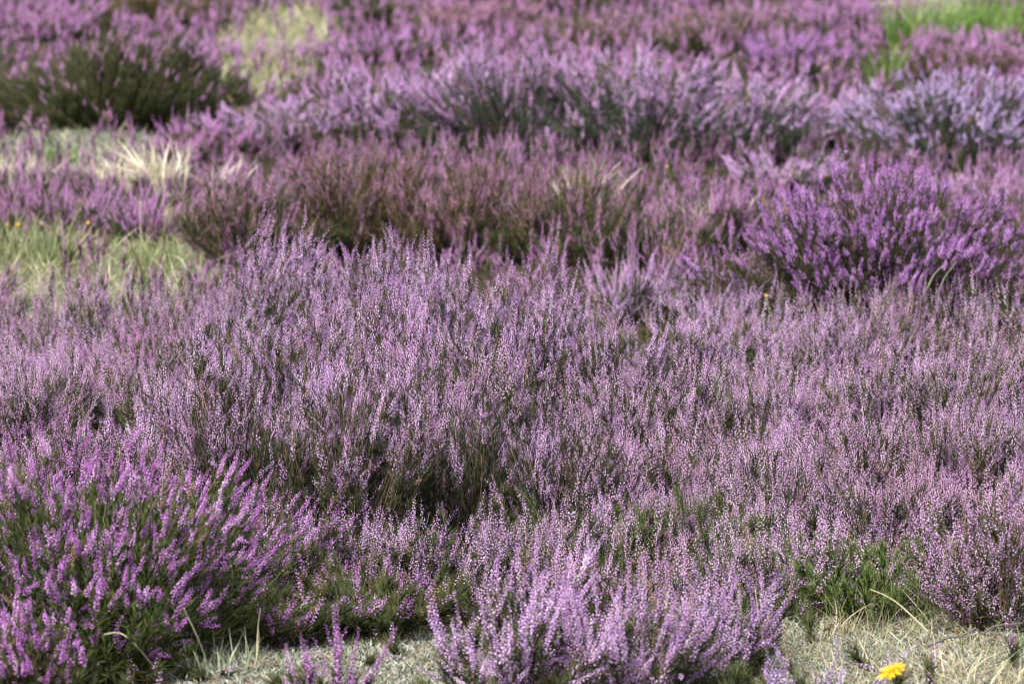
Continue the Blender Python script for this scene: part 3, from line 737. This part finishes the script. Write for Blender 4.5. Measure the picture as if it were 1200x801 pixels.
def blade(pts, w, mat, label):
    P = np.array(pts, float); o0 = P[0].copy(); Q = P - o0
    t = np.linspace(0, len(Q) - 1, 13)
    q = np.stack([np.interp(t, np.arange(len(Q)), Q[:, k]) for k in range(3)], 1)
    q[1:-1] = (q[:-2] + q[1:-1] * 2 + q[2:]) / 4
    wid = w / 2 * (1 - 0.85 * np.linspace(0, 1, 13) ** 2)
    side = np.array([1, 0.25, 0.1]); side /= np.linalg.norm(side)
    th = np.array([0, -1, 0.3]) * w * 0.12
    V = np.stack([q - side * wid[:, None], q + th, q + side * wid[:, None], q - th], 1).reshape(-1, 3)
    F = []
    for i in range(12):
        for j in range(4):
            a, b = i * 4 + j, i * 4 + (j + 1) % 4
            F += [[a, b, b + 4], [a, b + 4, a + 4]]
    s = Soup(); s.add(V, np.array(F), np.full(len(V), 0.6))
    o = s.build('sedge', mat); o.location = o0
    return tag(o, label, 'grass blade')


blade([at(1082, 385)[:], P3(1084, 345, 8.35), P3(1094, 322, 8.33), P3(1110, 306, 8.32)], 0.010, PALEGREEN, 'taller of the two arching grey green blades before the violet bush')
blade([at(1094, 385)[:], P3(1098, 350, 8.3), P3(1106, 326, 8.28), P3(1122, 305, 8.27)], 0.008, PALEGREEN, 'right one of the two arching grey green blades before the violet bush')
blade([at(225, 345)[:], P3(222, 322, 8.9), P3(212, 303, 8.9), P3(200, 298, 8.9)], 0.014, PALEGREEN, 'folded pale blade sticking out over the meadow ground, left')
blade([at(172, 330)[:], P3(155, 292, 9.2), P3(146, 276, 9.2)], 0.010, STRAW, 'slanting straw blade beside the straight pale stalk')
blade([at(60, 322)[:], P3(90, 290, 9.4), P3(108, 268, 9.4)], 0.012, STRAW, 'broad straw blade bending right in the meadow tussock')


# ------------------------------------------------------------------ dead twig on the ground
def twig(px0, py0, px1, py1, label, r=0.006, n=4):
    a, b = np.array(at(px0, py0, 0.02)), np.array(at(px1, py1, 0.03))
    t = np.linspace(0, 1, 10)[:, None]
    q = a + (b - a) * t + np.concatenate([rng.normal(0, 0.004, (10, 3))]); q -= a
    s = Soup(); tubes(s, q[None], np.array([r]), np.array([r * 0.45]), np.array([0.3]), sides=6)
    for k in range(n):
        i = rng.integers(2, 9); d = unit(((b - a) / np.linalg.norm(b - a) + rng.normal(0, 0.7, 3) * np.array([1, 1, 0.4]))[None])[0]
        d[2] = abs(d[2]) * 0.6
        L = rng.uniform(0.03, 0.08)
        tubes(s, (q[i] + d * L * np.linspace(0, 1, 4)[:, None])[None], np.array([r * 0.4]), np.array([r * 0.2]), np.array([0.5]), sides=4)
    o = s.build('dead_twig', DEADWOOD); o.location = a
    tag(o, label, 'twig')


twig(1090, 752, 1200, 728, 'grey dead twig lying on the dry grass at the right', r=0.003)
twig(470, 700, 395, 745, 'thin grey dead twig leaning out of the low olive green clump', r=0.003)
twig(215, 790, 270, 748, 'thin grey dead twig at the foot of the corner magenta bush', r=0.0025, n=2)


# ------------------------------------------------------------------ yellow flowers
def yellow_flower(px, py, d, diam, label, tilt=(0.2, -0.5), petals=22):
    top = np.array(P3(px, py, d))
    gz = float(wave(top[0], top[1]))
    base = np.array([top[0] + 0.02, top[1] + 0.01, gz])
    root = empty('yellow_flower', base, label, 'flower', 'yellow flowers on the heath')
    T = top - base
    s = Soup()
    q = np.array([[0, 0, 0], T * 0.35 + [0.006, 0, 0], T * 0.7 + [0.004, 0, 0], T])
    tubes(s, q[None], np.array([0.0016]), np.array([0.0012]), np.array([0.5]), sides=5)
    s.build('stem', HERB, root)
    ax = unit(np.array([[tilt[0], tilt[1], 1.0]]))
    u, w = frame(ax); ax, u, w = ax[0], u[0], w[0]
    s = Soup()
    spindles(s, np.array([T - ax * diam * 0.22]), ax[None], np.array([diam * 0.26]), np.array([diam * 0.4]), np.array([0.2]), mid=0.7)
    for k in range(9):
        a = k * 0.698
        dd = unit((ax + (u * math.cos(a) + w * math.sin(a)) * 0.25)[None])
        spindles(s, np.array([T - ax * diam * 0.2 + (u * math.cos(a) + w * math.sin(a)) * diam * 0.13]), dd, np.array([diam * 0.2]), np.array([diam * 0.09]), np.array([0.5]))
    s.build('calyx', HERB, root)
    s = Soup()
    for ring, nn, rr, lift in ((0, petals, 0.5, 0.12), (1, petals * 2 // 3, 0.36, 0.3), (2, petals // 2, 0.2, 0.6)):
        a = np.arange(nn) * 6.2832 / nn + ring * 0.2
        Dd = unit(u[None] * np.cos(a)[:, None] + w[None] * np.sin(a)[:, None] + ax[None] * lift + rng.normal(0, 0.05, (nn, 3)))
        blades(s, np.repeat(T[None], nn, 0), Dd, np.repeat(-ax[None] * 0.08, nn, 0), np.full(nn, diam * rr), np.full(nn, diam * 0.13), rng.random(nn), segs=3)
    s.build('petals', YELLOW, root)
    return root


yellow_flower(1045, 786, 4.60, 0.056, 'large blurred yellow flower at the bottom edge over dry grass', tilt=(-0.45, -0.12))
yellow_flower(8, 263, 9.75, 0.020, 'left of two small yellow flowers over the meadow tussock, left edge')
yellow_flower(21, 263, 9.70, 0.020, 'right of two small yellow flowers over the meadow tussock, left edge')
yellow_flower(103, 261, 9.80, 0.017, 'small yellow flower over the meadow ground, apart from the pair')
yellow_flower(681, 211, 10.6, 0.018, 'yellow flower among the straw wisps of the brown heather bank')
yellow_flower(702, 205, 10.8, 0.014, 'smaller yellow flower just right of the straw wisps')
yellow_flower(898, 346, 8.05, 0.015, 'small yellow flower at the left foot of the dark violet bush')
yellow_flower(782, 195, 11.0, 0.014, 'tiny yellow flower over the pink end of the brown heather bank')


def dried_flower(px, py, d, label, size=0.012):
    top = np.array(P3(px, py, d)); base = np.array([top[0] + 0.015, top[1] + 0.01, float(wave(top[0], top[1]))])
    root = empty('dried_flower', base, label, 'seed head', 'dried seed heads'); T = top - base
    s = Soup(); tubes(s, np.array([[0, 0, 0], T * 0.5 + [0.004, 0, 0], T])[None], np.array([0.0012]), np.array([0.0008]), np.array([0.4]), sides=4)
    s.build('stem', HERB, root)
    n = 60; Dd = rng.normal(size=(n, 3)); Dd = unit(Dd)
    s = Soup(); spindles(s, np.repeat(T[None], n, 0), Dd, np.full(n, size * 0.55), np.full(n, size * 0.35), rng.random(n), mid=0.6)
    s.build('seed_head', DRYHEAD, root)


dried_flower(866, 686, 5.15, 'round brown dried seed head above the small rosy bush')
dried_flower(1122, 738, 5.35, 'dark dried seed head low over the dead twig, right')
dried_flower(970, 735, 5.35, 'dark dried seed head between the rosy bush and the dry stalks')
dried_flower(895, 763, 5.20, 'brown dried seed head low at the right foot of the small rosy bush', size=0.010)

# ------------------------------------------------------------------ light
EL, AZ = math.radians(60), math.radians(215)       # azimuth clockwise from +y: behind the camera, to the left
world = bpy.data.worlds.new('World'); scene.world = world; world.use_nodes = True
nt = world.node_tree; nt.nodes.clear()
sky = nt.nodes.new('ShaderNodeTexSky'); sky.sky_type = 'NISHITA'; sky.sun_disc = False
sky.sun_elevation = EL; sky.sun_rotation = AZ
sky.air_density = 1.0; sky.dust_density = 5.0; sky.ozone_density = 1.0
hs = nt.nodes.new('ShaderNodeHueSaturation'); hs.inputs['Saturation'].default_value = 0.7
bg = nt.nodes.new('ShaderNodeBackground'); bg.inputs['Strength'].default_value = 0.12
wo = nt.nodes.new('ShaderNodeOutputWorld')
nt.links.new(sky.outputs[0], hs.inputs['Color']); nt.links.new(hs.outputs[0], bg.inputs['Color']); nt.links.new(bg.outputs[0], wo.inputs['Surface'])
sun = bpy.data.lights.new('sun', 'SUN'); sun.energy = 2.5; sun.angle = math.radians(13); sun.color = (1.0, 0.985, 0.96)
so = bpy.data.objects.new('sun', sun); COL.objects.link(so)
to_sun = Vector((math.sin(AZ) * math.cos(EL), math.cos(AZ) * math.cos(EL), math.sin(EL)))
so.rotation_euler = (-to_sun).to_track_quat('-Z', 'Y').to_euler(); so.location = to_sun * 30

# ------------------------------------------------------------------ camera
cam = bpy.data.cameras.new('camera'); co = bpy.data.objects.new('camera', cam); COL.objects.link(co)
cam.sensor_width = 36; cam.angle = HFOV
co.location = (0, 0, CAM_H); co.rotation_euler = (math.pi / 2 - PITCH, 0, 0)
cam.clip_start = 0.1; cam.clip_end = 2000
cam.dof.use_dof = True; cam.dof.focus_distance = FOCUS; cam.dof.aperture_fstop = 5.0
scene.camera = co

scene.render.resolution_x, scene.render.resolution_y = 1024, 683
vs = scene.view_settings
vs.view_transform = 'Standard'; vs.look = 'None'; vs.gamma = 1; vs.exposure = 1.48; vs.use_curve_mapping = False
scene.render.engine = 'CYCLES'
cy = scene.cycles
cy.max_bounces = 6; cy.diffuse_bounces = 3; cy.glossy_bounces = 2; cy.transmission_bounces = 4
cy.use_denoising = True; cy.denoiser = 'OPENIMAGEDENOISE'; cy.denoising_input_passes = 'RGB_ALBEDO_NORMAL'; cy.denoising_prefilter = 'ACCURATE'
cy.pixel_filter_type = 'BLACKMAN_HARRIS'; cy.filter_width = 0.9
print('done', round(time.time() - T0, 1), 'tris', sum(len(m.polygons) for m in bpy.data.meshes))
